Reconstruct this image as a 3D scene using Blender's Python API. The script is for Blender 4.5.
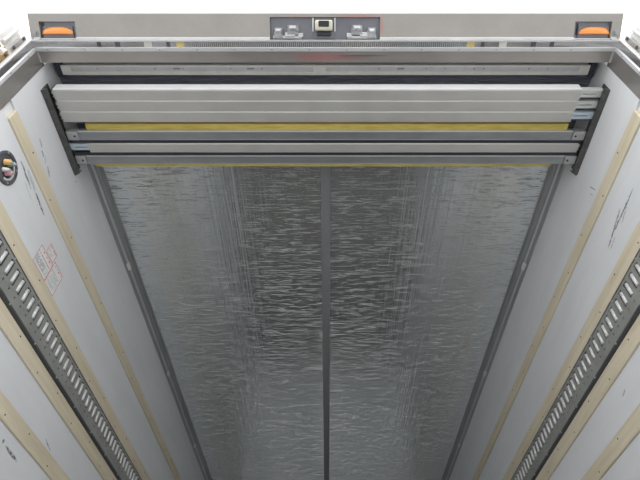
import bpy, bmesh, math, random
from mathutils import Vector, Matrix
random.seed(7)
for o in list(bpy.data.objects): bpy.data.objects.remove(o)
S = bpy.context.scene; C = S.collection

# ------------------------------------------------------------------ camera, sky, exposure
CZ = 1.50                       # camera height above the ground; all heights below are given from the camera and lifted by CZ
F_PX = 515.0; PITCH = math.atan(568.0 / F_PX)
cd = bpy.data.cameras.new('camera'); cam = bpy.data.objects.new('camera', cd); C.objects.link(cam)
cd.sensor_fit = 'HORIZONTAL'; cd.sensor_width = 36.0; cd.lens = F_PX / 640.0 * 36.0
cd.shift_x = -8.0 / 640.0; cd.clip_start = 0.02
cam.location = (0.01, 0.0, CZ); cam.rotation_euler = (math.pi / 2 + PITCH, 0, 0)
S.camera = cam
w = bpy.data.worlds.new('overcast_sky'); S.world = w; w.use_nodes = True
bgn = w.node_tree.nodes['Background']; bgn.inputs[0].default_value = (0.975, 0.985, 1.0, 1); bgn.inputs[1].default_value = 1.0
S.view_settings.view_transform = 'Standard'; S.view_settings.look = 'None'
S.view_settings.gamma = 1.0; S.view_settings.use_curve_mapping = False
S.view_settings.exposure = 1.6

# ------------------------------------------------------------------ materials
def srgb(r, g, b):
    f = lambda v: (v / 255 / 12.92) if v / 255 <= 0.04045 else ((v / 255 + 0.055) / 1.055) ** 2.4
    return (f(r), f(g), f(b), 1)
class N:
    """small node-tree writer"""
    def __init__(s, name):
        s.m = bpy.data.materials.new(name); s.m.use_nodes = True; s.t = s.m.node_tree
        s.b = s.t.nodes['Principled BSDF']; s.co = s.t.nodes.new('ShaderNodeTexCoord').outputs['Object']
    def link(s, a, b): s.t.links.new(a, b)
    def put(s, sock, v):
        if hasattr(v, 'is_linked') or isinstance(v, bpy.types.NodeSocket): s.link(v, sock)
        else: sock.default_value = v
    def mapping(s, scale, loc=(0, 0, 0)):
        n = s.t.nodes.new('ShaderNodeMapping'); n.inputs['Scale'].default_value = scale; n.inputs['Location'].default_value = loc
        s.link(s.co, n.inputs[0]); return n.outputs[0]
    def noise(s, scale, vec=None, detail=3, rough=0.55):
        n = s.t.nodes.new('ShaderNodeTexNoise'); n.inputs['Scale'].default_value = scale
        n.inputs['Detail'].default_value = detail; n.inputs['Roughness'].default_value = rough
        s.link(vec if vec is not None else s.co, n.inputs['Vector']); return n.outputs[0]
    def ramp(s, fac, stops):
        n = s.t.nodes.new('ShaderNodeValToRGB'); s.link(fac, n.inputs[0])
        e = n.color_ramp.elements
        while len(e) < len(stops): e.new(0.5)
        for k, (p, c) in enumerate(stops): e[k].position = p; e[k].color = c
        return n.outputs[0]
    def math(s, op, a, b=0.0, c=None):
        n = s.t.nodes.new('ShaderNodeMath'); n.operation = op
        s.put(n.inputs[0], a); s.put(n.inputs[1], b)
        if c is not None: s.put(n.inputs[2], c)
        return n.outputs[0]
    def mix(s, fac, a, b):
        n = s.t.nodes.new('ShaderNodeMix'); n.data_type = 'RGBA'
        s.put(n.inputs[0], fac); s.put(n.inputs[6], a); s.put(n.inputs[7], b); return n.outputs[2]
    def bump(s, h, strength=0.2, dist=0.01, normal=None):
        n = s.t.nodes.new('ShaderNodeBump'); n.inputs['Strength'].default_value = strength; n.inputs['Distance'].default_value = dist
        s.link(h, n.inputs['Height'])
        if normal is not None: s.link(normal, n.inputs['Normal'])
        return n.outputs[0]
    def done(s, col=None, metal=0.0, rough=0.5, normal=None, **kw):
        if col is not None: s.put(s.b.inputs['Base Color'], col)
        s.put(s.b.inputs['Metallic'], metal); s.put(s.b.inputs['Roughness'], rough)
        if normal is not None: s.link(normal, s.b.inputs['Normal'])
        for k, v in kw.items(): s.put(s.b.inputs[k.replace('_', ' ')], v)
        return s.m
def shade(c, k): return (c[0] * k, c[1] * k, c[2] * k, 1)

def metal(name, col, met=0.6, rough=0.42, brush=(3, 300, 300), var=0.12, bstr=0.06, tint_patches=()):
    n = N(name); v = n.mapping(brush)
    f = n.noise(1.0, v, 4); g = n.noise(9.0, None, 4)
    a = n.math('MULTIPLY_ADD', g, 0.6, n.math('MULTIPLY', f, 0.4))
    col2 = n.ramp(a, [(0.3, shade(col, 1 - var)), (0.7, shade(col, 1 + var))])
    if tint_patches:                      # red and dark patches mixed into the metal colour: (x, y, half length, half width, colour, strength)
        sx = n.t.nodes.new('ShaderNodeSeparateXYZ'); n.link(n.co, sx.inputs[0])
        for (x0, y0, hx, hy, sc, st) in tint_patches:
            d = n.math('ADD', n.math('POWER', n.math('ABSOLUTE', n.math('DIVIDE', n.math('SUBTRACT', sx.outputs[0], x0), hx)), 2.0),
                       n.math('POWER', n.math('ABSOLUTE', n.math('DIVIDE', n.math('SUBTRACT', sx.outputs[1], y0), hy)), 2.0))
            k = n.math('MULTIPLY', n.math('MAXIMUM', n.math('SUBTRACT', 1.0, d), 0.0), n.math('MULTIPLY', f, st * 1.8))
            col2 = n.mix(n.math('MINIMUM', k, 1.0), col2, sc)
    r = n.math('MULTIPLY_ADD', g, 0.2, rough - 0.1)
    return n.done(col2, met, r, n.bump(f, bstr, 0.002))
def plain(name, col, rough=0.5, met=0.0, var=0.08, scale=25, bstr=0.05, **kw):
    n = N(name); f = n.noise(scale, None, 4)
    return n.done(n.ramp(f, [(0.3, shade(col, 1 - var)), (0.7, shade(col, 1 + var))]), met, rough, n.bump(f, bstr, 0.003), **kw)

M = {}
M['header'] = metal('brushed_stainless', (0.34, 0.323, 0.308, 1), 0.55, 0.38, (90, 400, 400), 0.10, tint_patches=[(.13, .7045, .11, .006, (.50, .12, .12, 1), .55), (.222, .74, .009, .035, (.50, .12, .12, 1), .45), (-.10, .7045, .08, .004, (.50, .16, .15, 1), .3)])
M['lintel'] = metal('brushed_steel_plate', (0.44, 0.418, 0.405, 1), 0.65, 0.34, (4, 400, 400), 0.08, tint_patches=[(-.02, .842, .13, .026, (.70, .24, .24, 1), .6), (.10, .846, .09, .008, (.60, .20, .20, 1), .6), (.14, .838, .13, .004, (.15, .15, .15, 1), .8)])
M['mirror'] = metal('polished_steel', (0.52, 0.52, 0.53, 1), 1.0, 0.12, (6, 60, 60), 0.15)
M['lip'] = metal('bright_aluminium', (0.68, 0.69, 0.70, 1), 0.35, 0.35, (3, 200, 200), 0.05)
M['jamb'] = metal('jamb_steel', (0.40, 0.38, 0.36, 1), 0.75, 0.33, (200, 200, 4), 0.12)
M['bar'] = metal('anodised_aluminium', (0.57, 0.565, 0.55, 1), 0.45, 0.42, (2, 500, 500), 0.06)
M['barlit'] = metal('lit_aluminium_face', (0.86, 0.86, 0.88, 1), 0.1, 0.4, (2, 300, 300), 0.04)  # paler than the bars: light on their rear faces put into the colour
M['galv'] = metal('galvanised_steel', (0.34, 0.355, 0.375, 1), 0.55, 0.42, (5, 40, 40), 0.14)
M['galvplate'] = metal('zinc_plate', (0.50, 0.505, 0.51, 1), 0.5, 0.45, (20, 30, 30), 0.2)
M['tongue'] = plain('grey_plastic_tongue', (0.60, 0.63, 0.61, 1), 0.45, 0.1)
M['tongueblue'] = plain('blue_grey_plastic_tongue', (0.52, 0.62, 0.69, 1), 0.45, 0.1)
M['dark'] = plain('black_rubber', (0.033, 0.036, 0.05, 1), 0.55)
M['darksteel'] = metal('dark_steel_ledge', (0.11, 0.107, 0.107, 1), 0.5, 0.5, (40, 40, 40), 0.45, 0.2)
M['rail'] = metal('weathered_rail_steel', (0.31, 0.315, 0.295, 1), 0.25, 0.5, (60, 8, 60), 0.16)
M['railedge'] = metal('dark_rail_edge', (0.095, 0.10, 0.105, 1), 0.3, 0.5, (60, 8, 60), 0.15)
M['rung'] = metal('bright_zinc', (0.60, 0.60, 0.60, 1), 0.15, 0.4, (60, 60, 10), 0.05)
M['recess'] = metal('grey_recess_plate', (0.19, 0.195, 0.22, 1), 0.5, 0.4, (40, 40, 40), 0.10)
M['cast'] = metal('cast_zinc', (0.58, 0.59, 0.60, 1), 0.6, 0.38, (60, 60, 60), 0.25, 0.2)
M['beige'] = plain('beige_camera_case', (0.62, 0.60, 0.50, 1), 0.4)
M['glassdark'] = plain('dark_glass', (0.015, 0.018, 0.025, 1), 0.08)
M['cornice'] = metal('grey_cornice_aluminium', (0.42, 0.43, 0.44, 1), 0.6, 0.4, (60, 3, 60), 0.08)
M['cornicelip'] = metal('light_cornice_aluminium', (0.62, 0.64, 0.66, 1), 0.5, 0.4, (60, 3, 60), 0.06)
M['clip'] = plain('white_clip', (0.72, 0.73, 0.71, 1), 0.5)
M['screw'] = plain('screw_head', (0.09, 0.075, 0.06, 1), 0.5, 0.5)
M['rivet'] = plain('rivet_head', (0.5, 0.5, 0.5, 1), 0.4, 0.6)
M['seam'] = plain('grey_seam_tape', (0.24, 0.255, 0.265, 1), 0.6, 0.0, 0.06, 60)
M['led'] = plain('grey_strip_lamp', (0.50, 0.51, 0.53, 1), 0.35, 0.2)
M['ledcase'] = plain('pale_strip_housing', (0.66, 0.655, 0.62, 1), 0.45, 0.15)
M['sticker'] = plain('sticker_paper', (0.74, 0.75, 0.74, 1), 0.4, 0, 0.03)
M['red'] = plain('red_print', (0.55, 0.045, 0.05, 1), 0.5)
M['ink'] = plain('grey_print', (0.22, 0.23, 0.25, 1), 0.5)
M['inkpale'] = plain('pale_grey_print', (0.46, 0.47, 0.49, 1), 0.5)
M['bracketpale'] = metal('hinge_aluminium', (0.62, 0.61, 0.59, 1), 0.5, 0.38, (80, 80, 4), 0.1)
M['brass'] = metal('brassy_fitting', (0.52, 0.40, 0.22, 1), 0.7, 0.4, (30, 30, 30), 0.2)
n = N('amber_lens'); v = n.mapping((260, 1, 1)); wv = n.noise(1.0, v, 0)
M['amber'] = n.done((0.80, 0.29, 0.07, 1), 0, 0.25, n.bump(wv, 0.15, 0.002), Subsurface_Weight=0.25)
M['yellowpatch'] = plain('yellow_patch', (0.62, 0.50, 0.20, 1), .5)
# yellow foam
n = N('yellow_foam'); f = n.noise(14, n.mapping((1, 6, 6)), 5)
M['yellow'] = n.done(n.ramp(f, [(0.3, (0.46, 0.36, 0.08, 1)), (0.7, (0.64, 0.52, 0.15, 1))]), 0, 0.8, n.bump(n.noise(160), 0.2, 0.003))
# black film above the stored bars
n = N('black_film'); f = n.noise(1.0, n.mapping((9, 55, 55)), 5, 0.6)
M['film'] = n.done((0.17, 0.18, 0.225, 1), 0.0, 0.25, n.bump(f, 1.0, 0.04))
# ceiling insulation foil: crosswise wrinkles, fine lengthwise creases, dull aluminium
n = N('aluminised_insulation')
a = n.noise(1.0, n.mapping((10, 85, 1)), 5, 0.68)                       # crosswise wrinkles
def crease(scale, loc, mid, wd):                                         # sparse sharp crease lines
    q = n.noise(1.0, n.mapping(scale, loc), 4, 0.6)
    return n.math('MAXIMUM', n.math('SUBTRACT', 1.0, n.math('DIVIDE', n.math('ABSOLUTE', n.math('SUBTRACT', q, mid)), wd)), 0.0)
cr = n.math('ADD', crease((8, 95, 1), (3, 1, 0), .64, .04), crease((13, 170, 1), (9, 4, 0), .365, .04))
c = n.noise(1.0, n.mapping((52, 0.8, 1)), 4, 0.65)                        # lengthwise creases
h = n.math('ADD', n.math('MULTIPLY', a, 0.0008), n.math('ADD', n.math('MULTIPLY', cr, 0.0027), n.math('MULTIPLY', c, 0.0012)))
nb = n.bump(h, 1.0, 1.0)
col = n.ramp(n.noise(3.0, n.mapping((1.2, 0.4, 1)), 4), [(0.3, (0.78, 0.815, 0.83, 1)), (0.7, (0.87, 0.90, 0.91, 1))])
M['foil'] = n.done(col, 0.85, n.math('MULTIPLY_ADD', c, 0.16, 0.09), nb)
# cream battens
n = N('cream_painted_batten'); f = n.noise(1.0, n.mapping((30, 2.2, 40)), 5, 0.6)
g = n.noise(1.0, n.mapping((60, 5, 70)), 3)
base = n.ramp(f, [(0.25, (0.55, 0.48, 0.345, 1)), (0.75, (0.72, 0.65, 0.505, 1))])
dirt = n.ramp(g, [(0.66, (0, 0, 0, 1)), (0.78, (1, 1, 1, 1))])
M['cream'] = n.done(n.mix(n.math('MULTIPLY', dirt, 0.35), base, (0.30, 0.25, 0.17, 1)), 0, 0.55, n.bump(f, 0.12, 0.004))
# wall liner: off-white with individual scuffs given by their end points on the wall (y, z from camera)
def liner(name, marks):
    n = N(name)
    col = n.ramp(n.noise(1.0, n.mapping((1, 1.4, 7)), 5, 0.6), [(0.25, (0.64, 0.655, 0.675, 1)), (0.75, (0.74, 0.755, 0.775, 1))])
    spk = n.ramp(n.noise(1.0, n.mapping((40, 30, 55)), 3), [(0.70, (0, 0, 0, 1)), (0.78, (1, 1, 1, 1))])
    col = n.mix(n.math('MULTIPLY', spk, 0.22), col, (0.36, 0.36, 0.36, 1))
    sx = n.t.nodes.new('ShaderNodeSeparateXYZ'); n.link(n.co, sx.inputs[0]); Y, Z = sx.outputs[1], sx.outputs[2]
    wob = n.math('MULTIPLY', n.math('SUBTRACT', n.noise(30), 0.5), 0.012)
    brk = n.noise(1.0, n.mapping((60, 60, 160)), 4, 0.7)
    tot = None
    for (y0, z0, y1, z1, wd, st) in marks:
        z0 += CZ; z1 += CZ; L = math.hypot(y1 - y0, z1 - z0); uy, uz = (y1 - y0) / L, (z1 - z0) / L
        dy = n.math('SUBTRACT', Y, y0); dz = n.math('SUBTRACT', Z, z0)
        al = n.math('ADD', n.math('MULTIPLY', dy, uy), n.math('MULTIPLY', dz, uz))
        ac = n.math('ADD', n.math('SUBTRACT', n.math('MULTIPLY', dz, uy), n.math('MULTIPLY', dy, uz)), wob)
        ea = n.math('DIVIDE', n.math('ABSOLUTE', n.math('SUBTRACT', al, L / 2)), L / 2)
        ec = n.math('DIVIDE', n.math('ABSOLUTE', ac), wd)
        d = n.math('ADD', n.math('POWER', ea, 4.0), n.math('POWER', ec, 2.0))
        k = n.math('MULTIPLY', n.math('SMOOTH_MIN', n.math('MAXIMUM', n.math('SUBTRACT', 1.0, d), 0.0), 1.0, 0.0), st)
        tot = k if tot is None else n.math('MAXIMUM', tot, k)
    if tot is not None:
        fac = n.math('MULTIPLY', tot, n.math('MINIMUM', n.math('MULTIPLY', n.math('MAXIMUM', n.math('SUBTRACT', brk, 0.36), 0.0), 6.0), 1.0))
        col = n.mix(fac, col, (0.07, 0.075, 0.085, 1))
    nb = n.bump(n.noise(1.0, n.mapping((1, 8, 26)), 3), 0.10, 0.01)
    return n.done(col, 0.0, 0.36, nb)
M['linerL'] = liner('wall_liner_left', [
    (1.085, 1.812, 1.13, 1.797, 0.006, .7), (1.13, 1.79, 1.165, 1.786, 0.006, .8), (1.20, 1.785, 1.25, 1.763, 0.006, .9), (1.16, 1.80, 1.19, 1.775, 0.004, .5),
    (1.08, 1.642, 1.21, 1.625, 0.006, 1.2), (1.13, 1.658, 1.24, 1.64, 0.010, .5), (1.225, 1.640, 1.345, 1.627, 0.007, 1.3), (1.15, 1.61, 1.26, 1.60, 0.004, .35),
    (1.40, 1.95, 1.385, 1.925, 0.004, .6), (1.762, .884, 1.775, .878, 0.010, 1.2), (1.79, .874, 1.905, .868, 0.007, 1.2), (2.02, 1.02, 2.10, 1.00, 0.005, .8)])
M['linerR'] = liner('wall_liner_right', [
    (1.14, 1.555, 1.37, 1.542, 0.0055, 1.2), (1.25, 1.574, 1.44, 1.528, 0.006, 1.1), (1.22, 1.545, 1.30, 1.525, 0.004, .6), (1.36, 1.525, 1.43, 1.515, 0.005, .5),
    (1.335, 1.818, 1.315, 1.765, 0.004, .9), (1.36, 1.80, 1.345, 1.765, 0.003, .6), (1.297, 1.44, 1.31, 1.435, 0.006, .6), (1.75, 1.08, 1.79, 1.07, 0.006, .7)])
# floor boards, ground, shell
n = N('floor_boards'); f = n.noise(1.0, n.mapping((14, 0.8, 1)), 5)
M['floor'] = n.done(n.ramp(f, [(0.3, (0.09, 0.082, 0.072, 1)), (0.7, (0.16, 0.15, 0.135, 1))]), 0, 0.55, n.bump(f, 0.15, 0.004))
n = N('concrete_yard'); f = n.noise(0.8, None, 8); g = n.noise(60, None, 3)
M['ground'] = n.done(n.ramp(f, [(0.3, (0.36, 0.355, 0.345, 1)), (0.7, (0.47, 0.465, 0.45, 1))]), 0, 0.85, n.bump(g, 0.15, 0.01))
M['shell'] = plain('white_body_shell', (0.72, 0.73, 0.74, 1), 0.4)
M['endwall'] = plain('white_end_wall', (0.70, 0.71, 0.72, 1), 0.5)

# ------------------------------------------------------------------ mesh helpers (z given from the camera)
def link(name, bm, mat, parent=None, smooth=False):
    me = bpy.data.meshes.new(name); bmesh.ops.recalc_face_normals(bm, faces=bm.faces); bm.to_mesh(me); bm.free()
    o = bpy.data.objects.new(name, me); C.objects.link(o); me.materials.append(M[mat])
    if smooth:
        for p in me.polygons: p.use_smooth = True
    if parent: attach(o, parent)
    return o
def box(bm, x0, x1, y0, y1, z0, z1, bev=0.0, seg=2):
    vs = [bm.verts.new((x, y, z + CZ)) for x in (x0, x1) for y in (y0, y1) for z in (z0, z1)]
    fs = [bm.faces.new([vs[i] for i in q]) for q in ((0, 1, 3, 2), (4, 6, 7, 5), (0, 4, 5, 1), (2, 3, 7, 6), (0, 2, 6, 4), (1, 5, 7, 3))]
    if bev: bmesh.ops.bevel(bm, geom=list({e for f in fs for e in f.edges}), offset=bev, segments=seg, affect='EDGES', profile=0.5)
def B(*a, bev=0.0, seg=2):
    bm = bmesh.new(); box(bm, *a, bev=bev, seg=seg); return bm
def prism(bm, pts, axis, a0, a1):
    """extrude a closed 2-D outline along an axis: X: pts (y,z)  Y: pts (x,z)  Z: pts (x,y)"""
    def P(p, a):
        return {'X': (a, p[0], p[1] + CZ), 'Y': (p[0], a, p[1] + CZ), 'Z': (p[0], p[1], a + CZ)}[axis]
    A = [bm.verts.new(P(p, a0)) for p in pts]; D = [bm.verts.new(P(p, a1)) for p in pts]
    bm.faces.new(A); bm.faces.new(D[::-1]); k = len(pts)
    for i in range(k): bm.faces.new([A[i], A[(i + 1) % k], D[(i + 1) % k], D[i]])
def PR(pts, axis, a0, a1):
    bm = bmesh.new(); prism(bm, pts, axis, a0, a1); return bm
def cyl(bm, c, axis, r, h, seg=12, r2=None, sm=0):
    """cylinder or cone from c along axis vector"""
    ax = Vector(axis).normalized(); q = Vector((0, 0, 1)).rotation_difference(ax).to_matrix().to_4x4()
    m = Matrix.Translation(Vector((c[0], c[1], c[2] + CZ)) + ax * h / 2) @ q
    bmesh.ops.create_cone(bm, cap_ends=True, segments=seg, radius1=r, radius2=r if r2 is None else r2, depth=h, matrix=m)
def plate(us, vs, hole, P, t):
    """sheet of thickness t from cut lines us, vs; hole(i,j) leaves a cell open; P(u,v,d) -> point"""
    bm = bmesh.new(); vv = {}
    def V(i, j, d):
        if (i, j, d) not in vv: vv[(i, j, d)] = bm.verts.new(P(us[i], vs[j], d * t))
        return vv[(i, j, d)]
    nu, nv = len(us) - 1, len(vs) - 1
    ok = lambda i, j: 0 <= i < nu and 0 <= j < nv and not hole(i, j)
    for i in range(nu):
        for j in range(nv):
            if not ok(i, j): continue
            for d in (0, 1): bm.faces.new([V(i, j, d), V(i + 1, j, d), V(i + 1, j + 1, d), V(i, j + 1, d)])
            for (di, dj, a, b) in ((-1, 0, (0, 0), (0, 1)), (1, 0, (1, 0), (1, 1)), (0, -1, (0, 0), (1, 0)), (0, 1, (0, 1), (1, 1))):
                if not ok(i + di, j + dj):
                    bm.faces.new([V(i + a[0], j + a[1], 0), V(i + b[0], j + b[1], 0), V(i + b[0], j + b[1], 1), V(i + a[0], j + a[1], 1)])
    return bm
def thing(name, label, cat, loc, group=None):
    o = bpy.data.objects.new(name, None); C.objects.link(o); o.empty_display_size = 0.05
    o.location = (loc[0], loc[1], loc[2] + CZ); o['label'] = label; o['category'] = cat
    if group: o['group'] = group
    return o
def tag(o, label, cat, group=None):
    o['label'] = label; o['category'] = cat
    if group: o['group'] = group
    return o
def struct(o, label=None, cat=None):
    o['kind'] = 'structure'
    if label: o['label'] = label
    if cat: o['category'] = cat
    return o
def share(src, name, loc, parent):
    o = bpy.data.objects.new(name, src.data); C.objects.link(o); o.location = loc; attach(o, parent); return o
# every mesh is built in world coordinates: keep parts in place under an Empty
def attach(o, parent):
    o.parent = parent; o.matrix_parent_inverse = world(parent).inverted(); return o
def world(p):
    m = Matrix.Translation(p.location)
    return m if p.parent is None else world(p.parent) @ p.matrix_parent_inverse @ m

W = 1.15            # half width between the wall liners
CEIL = 2.12; FLOOR = -0.45; FRONT = 7.0; YW = 0.886
# ------------------------------------------------------------------ ground, floor, front wall, roof
struct(link('ground', B(-40, 40, -40, 40, -CZ - 0.05, -CZ), 'ground'), 'grey concrete yard outside the truck body', 'ground')
struct(link('floor', B(-1.20, 1.20, 0.76, FRONT + .04, FLOOR - 0.12, FLOOR), 'floor'), 'dark boarded floor of the truck body', 'floor')
struct(link('wall_front', B(-1.20, 1.20, FRONT, FRONT + 0.04, FLOOR, CEIL), 'endwall'), 'white wall at the far end of the truck body', 'wall')

# ------------------------------------------------------------------ walls
rows = [(FLOOR, 0.923, 'panel'), (0.923, 0.990, 'batten'), (0.990, 1.139, 'panel'), (1.139, 1.208, 'batten'), (1.208, 1.365, 'panel'),
        (1.365, 1.439, 'batten'), (1.439, 1.675, 'panel'), (1.675, 1.740, 'batten'), (1.740, 2.16, 'panel')]
for side, sd, liner_mat in ((-1, 'left', 'linerL'), (1, 'right', 'linerR')):
    x_in, x_out = side * W, side * (W + 0.05)
    wall = link('wall_' + sd, B(min(side * (W + .008), x_out), max(side * (W + .008), x_out), YW, FRONT, FLOOR, 2.19), 'shell')
    struct(wall, 'off-white %s side wall with cream battens' % sd, 'wall')
    for z0, z1, kind in rows:
        if kind == 'panel':
            link('liner_panel', B(min(x_in, side * (W + .008)), max(x_in, side * (W + .008)), YW, FRONT, z0 + .0006, z1 - .0006), liner_mat, wall)
        else:
            xp = side * (W - 0.007); y0 = 0.925
            bt = link('batten', B(min(xp, side * (W + .008)), max(xp, side * (W + .008)), y0, FRONT, z0, z1, bev=0.003), 'cream', wall)
            bm = bmesh.new(); k = 0; y = 1.02 + 0.11 * (z0 * 7 % 1)
            while y < 5.6:
                cyl(bm, (side * (W - .0062), y, z0 + (z1 - z0) * (0.3 if k % 2 else 0.7)), (-side, 0, 0), 0.0036, 0.0018, 8)
                y += 0.19 + 0.05 * random.random(); k += 1
            sc = link('screw_heads', bm, 'screw', bt); sc['kind'] = 'stuff'

# ------------------------------------------------------------------ ceiling
ceil = link('ceiling', B(-1.20, 1.20, YW, FRONT, CEIL + .008, CEIL + .07), 'shell')
struct(ceil, 'truck ceiling lined with crinkled silver insulation foil', 'ceiling')
link('insulation_sheet', B(-1.125, -0.022, 1.385, FRONT, CEIL, CEIL + .008), 'foil', ceil)
link('insulation_sheet', B(0.022, 1.125, 1.385, FRONT, CEIL, CEIL + .008), 'foil', ceil)
link('seam_strip', B(-0.026, 0.021, 1.385, FRONT, CEIL - .003, CEIL + .008), 'seam', ceil)
link('black_film', B(-1.149, 1.149, YW, 1.385, CEIL - .001, CEIL + .008), 'film', ceil)
# cornices between wall and ceiling
for side, k in ((-1, 1), (1, 2)):
    s = side
    # a sloping bead with two grooves
    pts = [(W, 2.075), (W, CEIL), (1.100, CEIL), (1.100, CEIL - .005), (1.108, CEIL - .008), (1.112, CEIL - .004), (1.117, CEIL - .010), (1.121, CEIL - .010)]
    pts2 = [(1.121, CEIL - .010), (1.126, CEIL - .019), (1.131, CEIL - .018), (1.140, CEIL - .032), (1.143, CEIL - .043), (1.146, 2.075)]
    t = link('trim_%d' % k, PR([(s * a, b) for a, b in pts + pts2], 'Y', 1.33, FRONT), 'cornice')
    struct(t, 'grey grooved cornice along the %s edge of the foil ceiling' % ('left' if s < 0 else 'right'), 'cornice')
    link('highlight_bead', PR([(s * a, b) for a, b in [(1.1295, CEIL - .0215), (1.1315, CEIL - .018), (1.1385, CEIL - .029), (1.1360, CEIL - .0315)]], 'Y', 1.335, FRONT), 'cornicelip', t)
    for y in (2.10, 3.19, 4.28, 5.37):
        link('joint_clip', PR([(s * a, b) for a, b in [(1.1265, CEIL - .0225), (1.1285, CEIL - .018), (1.1420, CEIL - .036), (1.1390, CEIL - .039)]], 'Y', y - .026, y + .026), 'clip', t)

# ------------------------------------------------------------------ rear frame round the opening
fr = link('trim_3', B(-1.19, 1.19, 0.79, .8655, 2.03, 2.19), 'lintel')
struct(fr, 'brushed steel frame round the rear opening of the truck body', 'door frame')
# lintel strips (rear to front): bright rear lip, polished strip, screwed lip, brushed plate
for xa, xb in ((-1.155, -1.127), (-.985, -.219), (.215, .982), (1.127, 1.155)):
    rl = link('rear_lip', PR([(.7765, 2.021), (.7805, 2.021), (.7805, 2.054), (.7765, 2.050)], 'X', xa, xb), 'galvplate', fr)
    link('upper_edge', PR([(.7740, 2.0435), (.7770, 2.0420), (.7770, 2.0490), (.7740, 2.0490)], 'X', xa, xb), 'lip', rl)
link('lower_edge', PR([(.7750, 2.0185), (.7810, 2.0185), (.7810, 2.0235), (.7750, 2.0235)], 'X', -1.155, 1.155), 'lip', fr)
link('polished_strip', PR([(.7805, 2.026), (.804, 2.022), (.804, 2.04), (.7805, 2.04)], 'X', -1.158, 1.158), 'mirror', fr)
for s in (-1, 1):
    for xc, wd, mt in ((.893, .016, 'railedge'), (.82, .020, 'railedge'), (.620, .014, 'railedge'), (.573, .030, 'yellowpatch'), (.70, .030, 'ledcase')):
        link('strip_patch', PR([(.7825, 2.0245), (.802, 2.0212), (.802, 2.026), (.7825, 2.029)], 'X', s * xc - wd / 2, s * xc + wd / 2), mt, fr)  # dark, yellow and pale patches set on the polished strip
us_ = []; x = -.548
while x < .548: us_.append(x); x += .004
bm = bmesh.new()
for k in range(0, len(us_) - 1, 2): prism(bm, [(.7835, 2.0235), (.8015, 2.0205), (.8015, 2.03), (.7835, 2.03)], 'X', us_[k], us_[k + 1])
o = link('ribbed_insert', bm, 'galv', fr); o['kind'] = 'stuff'
lp = link('screwed_lip', PR([(.803, 2.019), (.8045, 2.0165), (.818, 2.0165), (.8195, 2.019), (.8195, 2.035), (.803, 2.035)], 'X', -1.15, 1.15), 'lip', fr)
bm = bmesh.new(); x = -1.10
while x < 1.12: cyl(bm, (x, .811, 2.0168), (0, 0, -1), .0035, .002, 8); x += 0.148
o = link('lip_screws', bm, 'rivet', lp); o['kind'] = 'stuff'
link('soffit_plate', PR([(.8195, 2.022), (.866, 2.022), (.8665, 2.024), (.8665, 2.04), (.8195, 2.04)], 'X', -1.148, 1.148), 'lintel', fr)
for s in (-1, 1):
    def SX(a, b): return (min(s * a, s * b), max(s * a, s * b))
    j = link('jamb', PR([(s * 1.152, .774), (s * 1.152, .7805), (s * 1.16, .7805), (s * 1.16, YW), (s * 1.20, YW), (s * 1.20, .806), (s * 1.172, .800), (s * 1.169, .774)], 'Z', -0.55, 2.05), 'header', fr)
    link('bright_edge', PR([(s * 1.1515, .7735), (s * 1.1515, .778), (s * 1.1545, .778), (s * 1.1545, .7735)], 'Z', -0.55, 2.022), 'lip', j)
    link('polished_strip', PR([(s * 1.158, .7805), (s * 1.154, .804), (s * 1.165, .804), (s * 1.165, .7805)], 'Z', -0.55, 2.036), 'mirror', j)
    jl = link('screwed_lip', PR([(s * 1.165, .803), (s * 1.150, .803), (s * 1.1475, .805), (s * 1.1475, .818), (s * 1.15, .8195), (s * 1.165, .8195)], 'Z', -0.55, 2.0165), 'lip', j)
    link('jamb_plate', PR([(s * 1.165, .8195), (s * 1.1505, .8195), (s * 1.1505, YW), (s * 1.165, YW)], 'Z', -0.55, 2.04), 'jamb', j)
    bm = bmesh.new(); z = 1.95
    while z > 1.0: cyl(bm, (s * 1.1478, .811, z), (-s, 0, 0), .0035, .002, 8); z -= .148
    o = link('lip_screws', bm, 'rivet', j); o['kind'] = 'stuff'
    link('corner_seam', B(*SX(1.1515, 1.143), .822, .866, 2.0215, 2.024), 'lip', fr)

# header above the opening: sloping soffit with three recesses
P0 = Vector((0, .700, 2.085)); U = Vector((0, .9077, -.4196)); NN = Vector((0, -.4196, -.9077))
def hp(x, u, d=0.0):           # d > 0 stands out of the soffit
    q = P0 + U * u + NN * d; return Vector((x, q.y, q.z + CZ))
xs = [-1.167, -1.127, -.985, -.219, .215, .982, 1.127, 1.167]; us = [-.003, .00875, .025, .0881]
hb = plate(xs, us, lambda i, j: (i in (1, 5) and j == 2) or (i == 3 and j >= 1), lambda a, b, d: hp(a, b, d), -0.016)
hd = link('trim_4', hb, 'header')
struct(hd, 'brushed metal header above the rear opening with lamp recesses', 'header')
bm = bmesh.new()
prism(bm, [(.694, 2.0878), (.6975, 2.0859), (.6975, 2.23), (.694, 2.23)], 'X', -1.168, 1.168); link('fascia', bm, 'lip', hd)
prism(bm := bmesh.new(), [(.7005, 2.105), (.79, 2.066), (.79, 2.23), (.7005, 2.23)], 'X', -1.165, 1.165); link('header_core', bm, 'shell', hd)
def hbox(x0, x1, u0, u1, d0, d1, bev=0.0, seg=2):
    bm = bmesh.new()
    vs = [bm.verts.new(hp(x, u, d)) for x in (x0, x1) for u in (u0, u1) for d in (d0, d1)]
    fs = [bm.faces.new([vs[i] for i in q]) for q in ((0, 1, 3, 2), (4, 6, 7, 5), (0, 4, 5, 1), (2, 3, 7, 6), (0, 2, 6, 4), (1, 5, 7, 3))]
    if bev: bmesh.ops.bevel(bm, geom=list(bm.edges), offset=bev, segments=seg, affect='EDGES', profile=0.5)
    return bm
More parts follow.
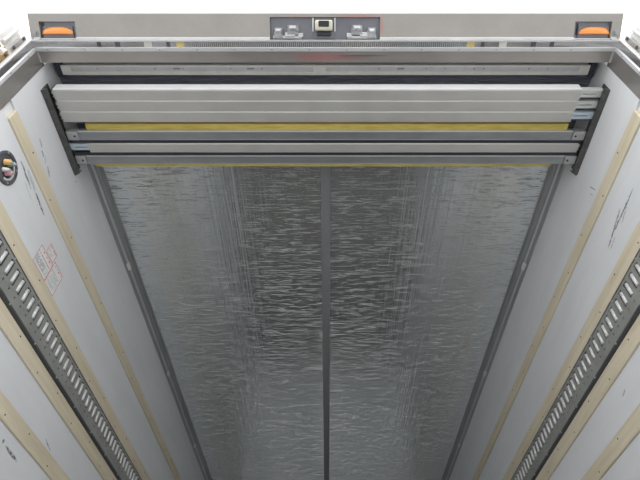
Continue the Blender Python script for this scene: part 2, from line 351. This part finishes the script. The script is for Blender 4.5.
for a, b, u0 in ((-1.127, -.985, .025), (-.219, .215, .00875), (.982, 1.127, .025)):
    link('recess_plate', hbox(a, b, u0, .0960, -.0195, -.0162), 'recess', hd)
for s in (-1, 1):
    bm = bmesh.new()
    for kk, (r, h0, h1) in enumerate(((.011, 0, .003), (.0075, .003, .009))):
        m = Matrix.Translation(hp(s * 1.146, .066, (h0 + h1) / 2)) @ Vector((0, 0, 1)).rotation_difference(NN).to_matrix().to_4x4()
        bmesh.ops.create_cone(bm, cap_ends=True, segments=6 if kk else 16, radius1=r, radius2=r, depth=h1 - h0, matrix=m)
    link('header_bolt', bm, 'galv', hd)
    link('bottom_flange', hbox(*((-1.16, -.985) if s < 0 else (.98, 1.16)), .0865, .0905, -.004, .003), 'lip', hd)

# ------------------------------------------------------------------ amber marker lamps
def dome(x0, x1, u_flat, u_top, d0, hgt, nx=20, nv=8):
    """half-ellipse lens: flat side at u_flat, arched towards u_top, bulging out of the soffit"""
    bm = bmesh.new(); g = []
    for i in range(nx + 1):
        t = -1 + 2 * i / nx; e = max(0.0, 1 - abs(t) ** 2.8) ** .7; row = []
        for j in range(nv + 1):
            q = j / nv
            u = u_flat + (u_top - u_flat) * (0.30 + 0.70 * e) * q
            d = d0 + hgt * (0.25 + 0.75 * e) * math.cos(q * math.pi / 2 * .98) ** .6
            row.append(bm.verts.new(hp(x0 + (x1 - x0) * i / nx, u, d)))
        g.append(row)
    base = [[bm.verts.new(hp(x0 + (x1 - x0) * i / nx, u_flat, d0 - .004)) for i in range(nx + 1)]]
    for i in range(nx):
        for j in range(nv): bm.faces.new([g[i][j], g[i + 1][j], g[i + 1][j + 1], g[i][j + 1]])
        bm.faces.new([g[i][0], base[0][i], base[0][i + 1], g[i + 1][0]])
    return bm
for a, b, which in ((-1.122, -1.000, 'left'), (1.004, 1.126, 'right')):
    t = thing('marker_lamp', 'amber marker lamp in the %s recess of the header' % which, 'lamp', ((a + b) / 2, .75, 2.06), 'amber marker lamps on the header')
    link('lens', dome(a, b, .0715, .0435, -.010, .016), 'amber', t, True)
    link('base', hbox(a - .002, b - .001, .040, .086, -.0162, -.0105, .002), 'dark' if False else 'recess', t)
    xa = a - .003 if which == 'left' else a - .012
    bmx = bmesh.new()
    link('wire_stub', hbox(xa + .004, xa + .008, .030, .074, -.0162, -.010, .001), 'dark', t)

# ------------------------------------------------------------------ rear-view camera and lock keepers in the middle recess
t = thing('reversing_camera', 'small beige reversing camera with dark lens at middle of header', 'camera', (0, .73, 2.07))
link('bracket', hbox(-.050, .038, .010, .088, -.0162, -.012, .001), 'recess', t)
for s0, s1 in ((-.052, -.046), (.034, .040)):
    link('bracket_arm', hbox(s0, s1, .012, .062, -.0162, .004, .001), 'cast', t)
link('housing', hbox(-.041, .028, .021, .060, -.012, .022, .007, 3), 'beige', t, True)
link('lens_window', hbox(-.027, .014, .024, .046, .0215, .0235, .002), 'glassdark', t)
link('plug', hbox(-.034, .022, .062, .078, -.012, .002, .003), 'dark', t)
def claw(x, wd, u0, hgt):
    bm = bmesh.new()
    pr = [(u0 + .034, -.0162), (u0, -.0162), (u0 - .002, .006), (u0 + .004, hgt), (u0 + .012, hgt + .003), (u0 + .017, hgt - .006), (u0 + .020, .010), (u0 + .034, .004)]
    A = [bm.verts.new(hp(x - wd * (.62 if k not in (3, 4, 5) else .34), u, d)) for k, (u, d) in enumerate(pr)]
    D = [bm.verts.new(hp(x + wd * (.62 if k not in (3, 4, 5) else .34), u, d)) for k, (u, d) in enumerate(pr)]
    bm.faces.new(A); bm.faces.new(D[::-1])
    for i in range(len(pr)): bm.faces.new([A[i], A[(i + 1) % len(pr)], D[(i + 1) % len(pr)], D[i]])
    bmesh.ops.bevel(bm, geom=list(bm.edges), offset=.0015, segments=2, affect='EDGES')
    return bm
for s, c0, side in ((-1, -.150, 'left'), (1, .146, 'right')):
    t = thing('lock_keeper', 'cast metal door lock keeper in the header recess, %s of the camera' % side, 'lock keeper', (c0, .76, 2.05), 'door lock keepers on the header')
    link('base_plate', hbox(c0 - .058, c0 + .056, .076, .0885, -.0162, -.004, .002), 'cast', t)
    link('claw', claw(c0 + s * -.036 * -1, .028, .050, .018), 'cast', t)
    link('claw', claw(c0 - s * .022, .036, .040, .026), 'cast', t)
    link('bridge', hbox(c0 - .010, c0 + .030, .064, .082, -.0162, .003, .003), 'cast', t)
    link('side_ear', hbox(*sorted((c0 - s * .040, c0 - s * .062)), .066, .084, -.0162, -.002, .003), 'cast', t)

# ------------------------------------------------------------------ hinges of the open doors outside the jambs
for s, side in ((-1, 'left'), (1, 'right')):
    for k, (z0, z1) in enumerate(((1.945, 2.07), (1.80, 1.915))):
        t = thing('door_hinge', '%s aluminium door hinge outside the %s jamb' % (('upper', 'lower')[k], side), 'hinge', (s * 1.2, .77, z0), 'door hinges on the rear frame')
        o3 = [(1.203, .806), (1.2105, .806), (1.236, .742), (1.252, .748), (1.254, .741), (1.231, .732)]
        link('leaf', PR([(s * a, b) for a, b in o3], 'Z', z0, z1), 'bracketpale', t)
        link('foot', PR([(s * a, b) for a, b in [(1.2, .775), (1.2145, .775), (1.2145, .812), (1.2, .812)]], 'Z', z0 - .006, z1 + .004), 'bracketpale' if k == 0 else 'brass', t)
        link('rib', PR([(s * a, b) for a, b in [(1.222, .772), (1.232, .775), (1.230, .780), (1.219, .778)]], 'Z', z0, z1), 'bracketpale', t)
        bm = bmesh.new(); cyl(bm, (s * 1.216, .752, z0 + .003), (0, 0, 1), .008, z1 - z0 - .006, 14); link('pin', bm, 'brass' if k else 'bracketpale', t, False)
        for zz in (z0 + .02, z1 - .018):
            bm = bmesh.new(); cyl(bm, (s * 1.207, .785, zz), (-s * .93, -.37, 0), .0075, .012, 6); link('bolt', bm, 'darksteel', t)

# ------------------------------------------------------------------ strip lamp behind the lintel
t = thing('strip_lamp', 'long pale strip lamp housing tucked behind the steel lintel', 'lamp', (0, .925, 2.08))
link('housing', plate([-1.108, -1.068, -.05, .0, 1.062, 1.106], [.903, .9115, .929, .945], lambda i, j: j == 1 and i in (1, 3), lambda a, b, d: (a, b, 2.08 + d + CZ), .006), 'ledcase', t)
link('body', B(-1.106, 1.104, .905, .944, 2.0862, 2.112), 'ledcase', t)
for a, b in ((-1.066, -.052), (.002, 1.06)): link('diffuser', B(a, b, .912, .9285, 2.0835, 2.0861), 'led', t)
for x in (-.96, -.72, -.64, -.60, -.40, -.33, -.27, .22, .30, .42, .50, .62, .66, .85, .93):
    wd = random.choice((.004, .006, .03))
    link('contact', B(x, x + wd, .9155, .922, 2.0825, 2.0836), 'ink', t)
for s in (-1, 1):
    link('end_block', B(min(s * 1.112, s * 1.135), max(s * 1.112, s * 1.135), .898, .958, 2.088, 2.118), 'dark', t)  # dark block set in the hollow at each lamp end

# ------------------------------------------------------------------ overhead rack with stored bars
BZ = 1.97
rk = thing('overhead_rack', 'steel ceiling rack of ledges and cross channels holding stored bars', 'rack', (0, 1.15, BZ - .02))
for s in (-1, 1):
    prof = [(W, 1.944), (W, 2.005), (W - .006, 2.005), (W - .006, 1.966), (W - .019, 1.966), (W - .019, 1.958), (W - .006, 1.944)]
    r_ = link('side_ledge', PR([(s * a, b) for a, b in prof], 'Y', .948, 1.362), 'darksteel', rk)
    link('end_tip', PR([(s * W, 1.345), (s * (W - .035), 1.345), (s * W, 1.372)], 'Z', 1.951, 1.958), 'darksteel', r_)
for y0, y1, xa, xb in ((1.154, 1.194, -1.077, 1.075), (1.279, 1.319, -1.081, 1.078)):
    prof = [(y0, BZ), (y0 + .003, BZ), (y0 + .0045, BZ + .003), (y1 - .003, BZ + .003), (y1 - .002, BZ), (y1, BZ), (y1, BZ + .035), (y0, BZ + .035)]
    ch = link('cross_channel', PR(prof, 'X', xa, xb), 'galv', rk)
    link('front_lip', B(xa, xb, y0 - .0025, y0, BZ - .0005, BZ + .011), 'lip', ch)
    for xl, xr, sx in ((-1.130, xa - .003, xa - .018), (xb + .003, 1.132, xb + .015)):
        ep = link('end_plate', B(xl, xr, y0 - .001, y1 + .001, BZ - .001, BZ + .030, bev=.002), 'galvplate', rk)
        bm = bmesh.new(); cyl(bm, (sx, (y0 + y1) / 2, BZ - .0008), (0, 0, -1), .0045, .003, 8); link('screw', bm, 'dark', ep)
link('foam_strip', B(-1.040, 1.050, 1.121, 1.151, 1.981, 2.04, bev=.002), 'yellow', rk)
link('foam_strip', B(-1.055, 1.028, 1.3195, 1.336, 1.975, 2.03, bev=.002), 'yellow', rk)

for (ya, yb, xa, xb) in ((1.1945, 1.2105, -1.13, 1.131), (1.2605, 1.2755, -1.13, 1.131)):
    link('rubber_gasket', B(xa, xb, ya, yb, BZ + .003, BZ + .03, bev=.003), 'dark', rk)
def stored_bar(y0, y1, xl, xr, label, tongue_side, tmat):
    t = thing('load_bar', label, 'bar', (0, (y0 + y1) / 2, BZ), 'aluminium load bars stored in the overhead rack')
    h = .054; c = .0025
    prof = [(y0, BZ + c), (y0 + c, BZ), (y1 - c, BZ), (y1, BZ + c), (y1, BZ + h - c), (y1 - c, BZ + h), (y0 + c, BZ + h), (y0, BZ + h - c)]
    body = link('body', PR(prof, 'X', xl, xr), 'bar', t)
    if tongue_side > 0: link('lit_rear_bead', PR([(y0 - .0022, BZ + .001), (y0, BZ + .001), (y0, BZ + .022), (y0 - .0022, BZ + .020)], 'X', xl, xr), 'barlit', body)  # paler strips paint the light on the bar's rear face
    if tongue_side > 0: link('lit_rear_bead', PR([(y0 - .0018, BZ + .026), (y0, BZ + .025), (y0, BZ + .05), (y0 - .0018, BZ + .049)], 'X', xl, xr), 'barlit', body)
    for ts in (-1, 1):
        xe = xl if ts < 0 else xr
        if ts == tongue_side:
            xo = ts * 1.1405; a, b = min(xe, xo), max(xe, xo)
            ya, yb = y0 + .003, y0 + .034
            q = .3 * (b - a)
            # tongue with an open slit
            us_ = [a, a + q * .2, b - q, b] if ts > 0 else [a, a + q, b - q * .2, b]
            tg = link('end_tongue', plate(us_, [ya, ya + .0135, ya + .0185, yb], lambda i, j: i == 1 and j == 1, lambda u, v, d: (u, v, BZ + .002 + d + CZ), .030), tmat, t)
            link('slit_floor', B(us_[1] - .001, us_[2] + .001, ya + .013, ya + .019, BZ + .012, BZ + .016), 'dark', tg)
            link('gap_block', B(a + .004, b - .006, yb, y1 - .002, BZ + .016, BZ + .045), 'dark', t)  # dark block filling the gap beside the tongue
        else:
            xo = xe + ts * .009
            link('end_cap', PR([(y0 + .003, BZ + .003), (y1 - .003, BZ + .003), (y1 - .003, BZ + .05), (y0 + .003, BZ + .05)], 'X', min(xe, xo), max(xe, xo)), 'dark', t)
            k = 5; dy = (y1 - y0 - .008) / k
            for i in range(k):
                e = (.006, .009, .004, .008, .003)[i]
                link('cap_tooth', B(*sorted((xe - ts * .001, xe + ts * e)), y0 + .004 + i * dy, y0 + .004 + (i + .7) * dy, BZ + .001, BZ + .04), 'bar', t)
    return t
stored_bar(.959, 1.0065, -1.117, 1.050, 'aluminium load bar in the overhead rack, nearest the steel lintel', 1, 'tongue')
stored_bar(1.0085, 1.0565, -1.117, 1.049, 'middle one of the three touching aluminium load bars', 1, 'tongue')
stored_bar(1.0585, 1.1075, -1.118, 1.046, 'aluminium load bar of the three, beside the wide yellow foam strip', 1, 'tongueblue')
stored_bar(1.2125, 1.259, -1.052, 1.119, 'single aluminium load bar lying between the two grey cross channels', -1, 'tongueblue')

# ------------------------------------------------------------------ lashing rails
RZ0, RZ1 = 1.208, 1.365
for s, side in ((-1, 'left'), (1, 'right')):
    ph = .012 if s < 0 else .028
    t = thing('lashing_rail', 'dark slotted steel lashing rail running along the %s wall' % side, 'rail', (s * W, .95, RZ0), 'lashing rails on the walls')
    def RP(y, z, d): return (s * (W - .016 + d), y, z + CZ)
    ys = [.955]; n_r = 119; y = 1.0 + ph
    cells = []
    for k in range(n_r):
        yc = y + .05 * k
        cells.append(yc); ys += [yc - .0095, yc + .0035, yc + .0115, yc + .019]
    ys.append(FRONT - .02)
    zs = [1.222, 1.247, 1.2565, 1.272, 1.338, 1.349]
    def hole(i, j):
        m = (i - 1) % 4
        if i == 0 or i == len(ys) - 2: return False
        if j == 3: return m in (0, 1, 2)
        if j == 1: return m == 1
        return False
    link('face_plate', plate(ys, zs, hole, RP, .004), 'rail', t)
    # folded edges and dark back of the slots
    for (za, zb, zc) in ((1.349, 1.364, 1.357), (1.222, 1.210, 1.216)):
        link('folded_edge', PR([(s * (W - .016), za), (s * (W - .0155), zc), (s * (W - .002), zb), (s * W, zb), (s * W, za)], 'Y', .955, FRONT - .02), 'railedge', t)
    link('back_channel', B(*sorted((s * (W - .0015), s * (W - .0005))), .956, FRONT - .03, 1.2225, 1.342), 'dark', t)
    # bright rungs standing in the slots
    bm = bmesh.new()
    pr = [(-.0085, .001), (-.008, .009), (-.005, .0135), (.0, .015), (.005, .0135), (.0075, .009), (.008, .001)]
    A = [bm.verts.new((s * (W - .007 - d), a, 1.2735 + CZ)) for a, d in pr]; D = [bm.verts.new((s * (W - .007 - d), a, 1.3275 + CZ)) for a, d in pr]
    bm.faces.new(A); bm.faces.new(D[::-1])
    for i in range(len(pr)): bm.faces.new([A[i], A[(i + 1) % len(pr)], D[(i + 1) % len(pr)], D[i]])
    for f in bm.faces: f.smooth = len(f.verts) == 4
    first = link('rung', bm, 'rung'); 
    for k, yc in enumerate(cells):
        o = first if k == 0 else bpy.data.objects.new('rung', first.data)
        if k: C.objects.link(o)
        o.location = (0, yc, 0); o.parent = t; o.matrix_parent_inverse = Matrix.Translation(t.location).inverted()
    bm = bmesh.new(); y = 1.08
    while y < 6.5:
        for z in (1.349, 1.2175): cyl(bm, (s * (W - .0145), y + (.1 if z < 1.3 else 0), z), (-s, 0, 0), .004, .003, 8)
        y += .235
    o = link('rivets', bm, 'rivet', t); o['kind'] = 'stuff'

# ------------------------------------------------------------------ round cable socket on the left wall
t = thing('cable_socket', 'round black wall socket with coloured cable plugs beside the cream batten', 'socket', (-W, 1.055, 1.55))
cy, cz_ = 1.0547, 1.5501
def ring(r0, r1, d0, d1, seg=40, a0=0.0, a1=2 * math.pi):
    """flat ring on the wall between radii, front at d1 (outer) sloping to d0 (inner) off the wall"""
    bm = bmesh.new(); L = []
    for k in range(seg):
        a = a0 + (a1 - a0) * k / seg; ca, sa = math.cos(a), math.sin(a)
        L.append([bm.verts.new((-W + d, cy + r * ca, cz_ + r * sa + CZ)) for r, d in ((r1, 0.0), (r1, d1 * .7), (r1 - .003, d1), (r0 + .002, d1), (r0, d0))])
    for k in range(seg if a1 - a0 > 6.28 else seg - 1):
        for i in range(4): bm.faces.new([L[k][i], L[(k + 1) % seg][i], L[(k + 1) % seg][i + 1], L[k][i + 1]])
    return bm
M['socketgrey'] = plain('grey_black_plastic', (.085, .088, .10, 1), .45)
link('flange', ring(.047, .0626, .001, .006), 'socketgrey', t, False)
link('liner_cup', ring(.036, .0475, .0008, .0035), 'socketgrey', t, False)
link('lit_crescent', ring(.037, .0465, .001, .0048, 24, -1.25, 1.35), 'ledcase', t, False)  # pale crescent painted as light on the cup's far inner wall
bm = bmesh.new(); cyl(bm, (-W, cy, cz_), (1, 0, 0), .038, .0012, 32); link('socket_floor', bm, 'dark', t)
for k in range(4):
    a = math.pi / 4 + k * math.pi / 2; bm = bmesh.new()
    cyl(bm, (-W + .0055, cy + .055 * math.cos(a), cz_ + .055 * math.sin(a)), (1, 0, 0), .004, .002, 10); link('screw', bm, 'rivet', t)
M['plug_green'] = plain('green_grey_plug', (0.25, 0.42, 0.34, 1), .4); M['plug_orange'] = plain('orange_plug', (0.72, 0.45, 0.16, 1), .4)
M['plug_pink'] = plain('pink_plug', (0.72, 0.36, 0.42, 1), .4)
for py_, pz_, rr, mm in ((-.004, .019, .011, 'plug_green'), (-.022, .006, .012, 'plug_orange'), (.011, -.015, .012, 'plug_pink'), (-.008, -.022, .009, 'ledcase')):
    bm = bmesh.new(); cyl(bm, (-W + .001, cy + py_, cz_ + pz_), (1, .15, .1), rr, .020, 16, rr * .8); pl = link('cable_plug', bm, mm, t)
    bm = bmesh.new(); cyl(bm, (-W + .020, cy + py_ + .003, cz_ + pz_ + .002), (1, .15, .1), rr * .5, .006, 12); link('pin', bm, 'cast', pl)

# ------------------------------------------------------------------ red-edged notice stickers on the left wall
def sticker(y0, y1, z0, z1, label, layout):
    t = thing('sticker', label, 'sticker', (-W, (y0 + y1) / 2, z0), 'red-edged notices on the left wall')
    x0 = -W; X = lambda a, b: (x0 + a, x0 + b)
    link('paper', B(*X(0, .0006), y0, y1, z0, z1), 'sticker', t)
    e = .0022; bm = bmesh.new()
    for a in ((y0, y1, z0, z0 + e), (y0, y1, z1 - e, z1), (y0, y0 + e, z0 + e, z1 - e), (y1 - e, y1, z0 + e, z1 - e)): box(bm, *X(.0006, .0009), *a)
    link('red_border', bm, 'red', t)
    for (a0, a1, b0, b1, lines, mat, dens) in layout:
        bm = bmesh.new(); hh = (b1 - b0) / lines
        for i in range(lines):
            y = y0 + a0 * (y1 - y0); ye = y0 + a1 * (y1 - y0); zt = z0 + (z1 - z0) * (b1 - i * hh); zb = zt - (z1 - z0) * hh * .6
            while y < ye - .002:
                g = min(random.uniform(.003, .008), ye - y)
                if random.random() < dens: box(bm, *X(.0006, .0008), y, y + g * .8, zb, zt)
                y += g + .0008
        if len(bm.verts): link('print', bm, mat, t)
        else: bm.free()
sticker(1.4147, 1.5362, 1.4465, 1.5345, 'largest red-edged notice sticker with dark text block, above the lashing rail',
        [(.10, .92, .80, .93, 1, 'red', .6), (.04, .75, .12, .52, 5, 'ink', .85), (.25, .93, .62, .70, 1, 'red', .95), (.78, .94, .12, .5, 4, 'inkpale', .5), (.05, .2, .6, .72, 1, 'ink', .7)])
sticker(1.4588, 1.5290, 1.5400, 1.5885, 'small red-edged notice sticker above the other two',
        [(.12, .9, .72, .88, 1, 'red', .6), (.08, .8, .15, .55, 3, 'inkpale', .6)])
sticker(1.5385, 1.6310, 1.4445, 1.5590, 'red-edged notice sticker with pale grey print, farthest from the opening',
        [(.14, .88, .84, .93, 1, 'red', .6), (.08, .92, .10, .70, 8, 'inkpale', .75)])
